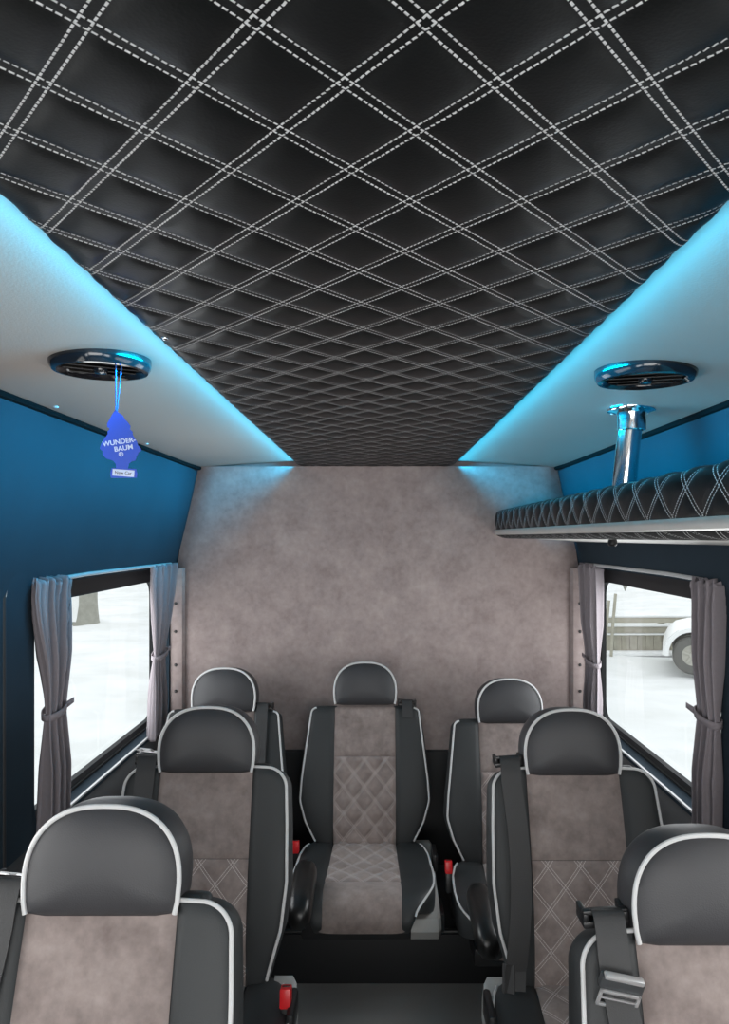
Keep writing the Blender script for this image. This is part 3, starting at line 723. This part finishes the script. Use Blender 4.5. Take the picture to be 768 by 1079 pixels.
def place_on(P, x, v, h):
    y, z, ny, nz = P(v); return (x, y+ny*h, z+nz*h)
def belt_simple(sx, x, w=.048, to=(.0, 0), vend=.06, plate=None, latch=False, sway=0.0):
    """webbing from a guide on top of the backrest down over the front of the bolster"""
    def f(t, P, T, wf, hj):
        pts = [place_on(P, x, 1.0, -.05)]; pts[0] = (x, pts[0][1], pts[0][2]+.026)
        a = place_on(P, x, 1.0, .005); pts.append((x, a[1]+.01, a[2]+.028)); pts.append((x, a[1]-.012, a[2]+.004))
        for k in range(8):
            v = .93-(.93-vend)*k/7; pts.append(place_on(P, x+to[0]*(k/7)**1.4+sway*math.sin(PI*k/7), v, .019))
        pp = smoothpts(pts, 5); b = MB(); b.rings(ribbon(pp, (1, 0, 0), w)); b.build('belt_webbing', mt['web'], t)
        # guide on the shoulder of the backrest
        c0 = place_on(P, x, 1.0, -.035)
        b = MB(); Mx = Matrix.Translation((x, c0[1], c0[2]+.024)) @ Matrix.Rotation(math.radians(sx*4), 4, 'Y')
        b.box(-.037, .037, -.026, .022, -.010, .002, .004, Mx); b.box(-.036, -.027, -.026, .022, .0, .014, .003, Mx); b.box(.027, .036, -.026, .022, .0, .014, .003, Mx); b.box(-.036, .036, -.024, -.012, .010, .018, .003, Mx)
        b.build('belt_guide', mt['black'], t)
        if plate is not None:
            v, kind = plate; q = place_on(P, x+to[0]*max(0, (.93-v)/.93)**1.4, v, .024); y, z, ny, nz = P(v); ang = math.atan2(ny, nz)
            Mx = Matrix.Translation(q) @ Matrix.Rotation(math.radians(kind), 4, 'Y') @ Matrix.Rotation(math.radians(15), 4, 'X')
            b = MB(); b.box(-.033, .033, -.006, .008, .002, .024, .004, Mx); pl = b.build('latch_grip', mt['trimp'], t)
            b = MB()
            for x0, x1, z0, z1 in ((-.031, .031, -.002, .003), (-.031, .031, -.026, -.021), (-.031, -.026, -.026, .003), (.026, .031, -.026, .003), (-.028, .028, -.0125, -.0095)): b.box(x0, x1, -.009, -.005, z0, z1, .001, Mx)
            b.box(-.030, .030, -.008, .004, .020, .028, .003, Mx)
            b.build('latch_plate', mt['steel'], pl)
    return f
def belt_folded(x, lean, chrome=True, vend=.3, w=.048):
    """webbing with its steel tongue lying on the shoulder"""
    def f(t, P, T, wf, hj):
        belt_simple(1, x, w, (lean, 0), vend)(t, P, T, wf, hj)
        c0 = place_on(P, x, 1.0, -.01); Mx = Matrix.Translation((x+.0, c0[1]-.005, c0[2]+.045)) @ Matrix.Rotation(math.radians(-25), 4, 'X') @ Matrix.Rotation(math.radians(5), 4, 'Y')
        b = MB()
        for x0, x1, y0, y1 in ((-.034, .034, -.004, .003), (-.034, .034, .018, .024), (-.034, -.028, -.004, .024), (.028, .034, -.004, .024), (-.016, .016, -.030, -.024), (-.016, -.010, -.030, -.002), (.010, .016, -.030, -.002)):
            b.box(x0, x1, y0, y1, -.0015, .0015, .001, Mx)
        b.build('latch_plate', mt['steel'], t)
    return f
def belt_bunched(t, P, T, wf, hj):
    belt_simple(-1, -.160, .050, (-.012, 0), .10, sway=.014)(t, P, T, wf, hj)
    a = place_on(P, -.172, .12, .02)
    for k, (dx, w_) in enumerate(((0, .050), (.012, .034), (-.012, .030))):
        pts = [(a[0]+dx, a[1]+.006, a[2]+.03), (a[0]-.008+dx, a[1]-.012-.006*k, a[2]-.04), (-.205+dx, -.07-.008*k, hj-.03), (-.235+dx*.6, -.09-.008*k, hj-.12), (-.255+dx*.5, -.10, .24-.03*k), (-.26, -.09, .12)]
        b = MB(); b.rings(ribbon(smoothpts(pts, 7), (1, .5-.5*k, 0), w_, .002)); b.build('belt_webbing', mt['web'], t)
G = 'minibus seats'
make_seat('black and taupe seat in the middle of the back row, straight ahead', -.050, 2.83, .397, 'wing', G, rest_dz=.014, arm=-1, shield=1, buckle=-1, belt=belt_simple(1, .165, .04, (0.0, 0), .97))
make_seat('black and taupe seat at the left end of the back row, by the left window', -.590, 2.76, .400, 'wing', G, belt=belt_simple(1, .150, .042, (.0, 0), .35))
make_seat('black and taupe seat at the right end of the back row', .498, 2.72, .372, 'wing', G, arm=-1, buckle=-1, rest_dz=-.006)
make_seat('black and taupe seat in the middle row on the left side of the aisle', -.436, 1.80, .480, 'flat', G, rest_dz=-.012, shield=1, buckle=1, belt=belt_folded(-.150, 0, vend=.4))
make_seat('black and taupe seat in the middle row on the right, belt over its shoulder', .496, 1.80, .476, 'flat', G, rest_dz=-.014, shield=-1, belt=belt_bunched)
make_seat('nearest seat on the left, black and taupe, steel belt tongue on its shoulder', -.430, 1.06, .498, 'flat', G, rest_dz=-.018, belt=belt_folded(-.150, -.06, vend=.3))
make_seat('nearest seat on the right, black and taupe, steel latch plate on its belt', .520, 1.06, .450, 'flat', G, belt=belt_simple(-1, -.160, .048, (.055, 0), .30, (.86, 12)), rest_dz=-.016)
# black box under the back row
t = thing('seat_plinth', 'long low black plinth carrying the back row of seats', 'plinth', (-.03, 2.60, 0))
b = MB(); b.box(-.76, .82, .0, .52, 0.0, .19, .006); b.build('riser_panel', mt['felt2'] if 'felt2' in mt else mt['rubber'], t)
b = MB(); b.tube([(-.76, -.008, .187), (.82, -.008, .187)], .010, 10); b.build('rail', mt['black'], t)

# ------------------------------------------------------------------ outside: snow, fence, car, trunk
snow = NT('snow'); co = snow.obj(); n = snow.noise(co, .8, 6, .6)
snow.base(snow.mix(snow.ramp(n, [(.35, 0), (.65, 1)]), (.72, .73, .71), (.86, .87, .87)), .8, 0, .2); mt['snow'] = snow.m
mt['wood'] = plain('weathered_boards', (.40, .38, .31), .9, nscale=6, var=.25); mt['bark'] = plain('grey_bark', (.30, .30, .26), .95, nscale=8, nb=.5, var=.3)
mt['carw'] = plain('white_car_paint', (.78, .79, .78), .3); mt['tyre'] = plain('tyre', (.13, .13, .12), .8); mt['hub'] = plain('wheel_hub', (.42, .41, .36), .5)
mt['cargl'] = plain('car_window', (.06, .07, .08), .1)
GZ = -.60
def ground():
    xs = np.linspace(-45, 45, 91); ys = np.linspace(-20, 70, 91); V = []
    for y in ys:
        for x in xs:
            bank = .10*math.sin(x*1.3+y*.7)*math.sin(y*1.1-x*.4)+.05*math.sin(3.1*x)*math.sin(2.3*y)
            d = max(0, math.hypot(x, y-1)-3); V.append((x, y, GZ+bank*min(1, d/3)))
    n = len(xs); F = [(j*n+i, j*n+i+1, (j+1)*n+i+1, (j+1)*n+i) for j in range(len(ys)-1) for i in range(n-1)]
    o = mesh('snow_ground', V, F, mt['snow']); o['kind'] = 'structure'
ground()
def fence():
    t = thing('board_fence', 'low weathered board fence with snow on its rails seen through the right window', 'fence', (4.22, 13.9, GZ))
    for i in range(4):
        b = MB(); x0 = i*1.05
        for k in range(7): b.box(x0+k*.148, x0+k*.148+.142, -.02, .02, .0, .34+.01*((k*7+i*3) % 3), .004)
        b.build('board_panel', mt['wood'], t, False)
        b = MB(); b.box(x0-.05, x0+.05, .0, .1, 0, .66); b.build('fence_post', mt['wood'], t, False)
    b = MB(); b.box(0, 4.2, -.015, .05, .56, .66, .01); b.build('top_rail', mt['wood'], t, False)
    b = MB(); b.box(0, 4.2, -.06, .0, .38, .50, .01); b.build('lower_rail', mt['wood'], t, False)
    b = MB(); b.box(-.02, 4.2, -.12, .02, .50, .55, .02); b.box(-.02, 4.2, -.12, .02, .345, .375, .014); b.box(-.02, 4.2, -.03, .08, .66, .70, .02); b.box(-.02, 4.2, -.3, -.02, -.02, .06, .05); b.build('snow_cap', mt['snow'], t)
fence()
def car():
    t = thing('parked_car', 'snowy white car parked by the fence, partly behind the right curtain', 'car', (4.49, 11.85, GZ+.02), -.37)
    # side profile along local x, extruded across local y (depth)
    arch = lambda cx: [(cx+.36*math.cos(a), .30+.36*math.sin(a)) for a in np.linspace(PI, 0, 13)]
    prof = [(0.0, .28), (.05, .25)]+arch(.45)+arch(3.0)+[(3.75, .28), (3.8, .62), (3.62, .86), (3.30, .92), (2.85, 1.36), (2.0, 1.40), (1.50, .95), (1.0, .84), (.62, .73), (.42, .715), (.22, .66), (.10, .56), (.03, .42)]
    b = MB(); b.rings([[(x, y, z-(.0 if z < .9 else abs(abs(y-.8)-.0)*0)) for x, z in prof] for y in (0.0, 1.6)]); b.build('car_body', mt['carw'], t)
    b = MB(); R = [[(.45+rr*math.cos(a), yy, .30+rr*math.sin(a)) for rr, yy in ((.35, -.05), (.41, -.04), (.415, .0), (.35, .0))] for a in np.linspace(-.1, PI+.1, 20)]; b.rings(R); b.build('fender_flare', mt['carw'], t)
    b = MB(); b.rings([[(x, -.012, z) for x, z in ((1.70, .97), (2.06, 1.32), (2.76, 1.29), (3.08, .97))], [(x, .0, z) for x, z in ((1.70, .97), (2.06, 1.32), (2.76, 1.29), (3.08, .97))]]); b.build('side_window', mt['cargl'], t, False)
    for cx in (.45, 3.0):
        for y in (.10, 1.50):
            b = MB(); Mr = Matrix.Rotation(PI/2, 3, 'X'); b.lathe([(.16, -.09), (.27, -.09), (.30, -.06), (.30, .06), (.27, .09), (.16, .09)], (cx, y, .28), 32, Mr); w = b.build('wheel', mt['tyre'], t)
            b = MB(); b.lathe([(0, .07), (.05, .085), (.06, .06), (.13, .06), (.17, .09), (.17, 0)], (cx, y, .28), 28, Mr)
            for k in range(5):
                q = 2*PI*k/5; b.box(-.02, .02, -.08, -.06, .05, .16, .004, Matrix.Translation((cx, y, .28)) @ Matrix.Rotation(q, 4, 'Y'))
            b.build('hub_cap', mt['hub'], w)
    b = MB(); b.box(.95, 1.45, .1, 1.5, .86, .95, .04); b.build('bonnet_snow', mt['snow'], t)
car()
def poles():
    for i, (x, y, h, lab) in enumerate(((4.08, 13.4, 1.02, 'thin leaning pole beside the fence end, shorter of two'), (4.20, 13.4, 1.14, 'thin leaning pole beside the fence end, taller of two'))):
        b = MB(); b.tube([(x-.03, y, GZ), (x+.0, y, GZ+h*.5), (x+.05, y, GZ+h)], .028, 8); tag(b.build('pole', mt['wood']), lab, 'pole')
    # sagging twiggy bush behind the fence
    rnd = random.Random(3)
    for i, (x, lab) in enumerate(((9.9, 'bare twiggy bush far beyond the fence, on the left'), (12.6, 'bare twiggy bush far beyond the fence, on the right'))):
        b = MB()
        for k in range(16):
            a = rnd.uniform(-.8, .8); l = rnd.uniform(.3, .9); p = [(x, 30, GZ), (x+.3*a*l, 30+rnd.uniform(-.1, .1), GZ+l*.6), (x+.8*a*l, 30+rnd.uniform(-.2, .2), GZ+l)]
            b.tube(p, [.02, .012, .004], 5)
            b.tube([p[1], (p[1][0]+rnd.uniform(-.3, .3), 30, p[1][2]+.35)], .006, 4)
        tag(b.build('bare_bush', mt['bark']), lab, 'bush')
poles()
def trunk():
    t = thing('tree_trunk', 'grey tree trunk dusted with snow, beyond the left window', 'tree trunk', (-7.15, 18.4, GZ))
    R = []
    for z, r in ((-.1, .36), (.1, .30), (.5, .26), (1.5, .25), (3, .23), (5, .2)):
        R.append([(r*math.cos(2*PI*k/20)*(1+.08*math.sin(3*k)), r*math.sin(2*PI*k/20)*(1+.08*math.sin(5*k)), z) for k in range(20)])
    b = MB(); b.rings(R); b.build('bark', mt['bark'], t)
    b = MB(); b.rings([[(-.16+.15*math.cos(2*PI*k/14), -.15+.13*math.sin(2*PI*k/14), z) for k in range(14)] for z in (.1, 1.2, 3.2)]); b.build('snow_crust', mt['snow'], t)
trunk()
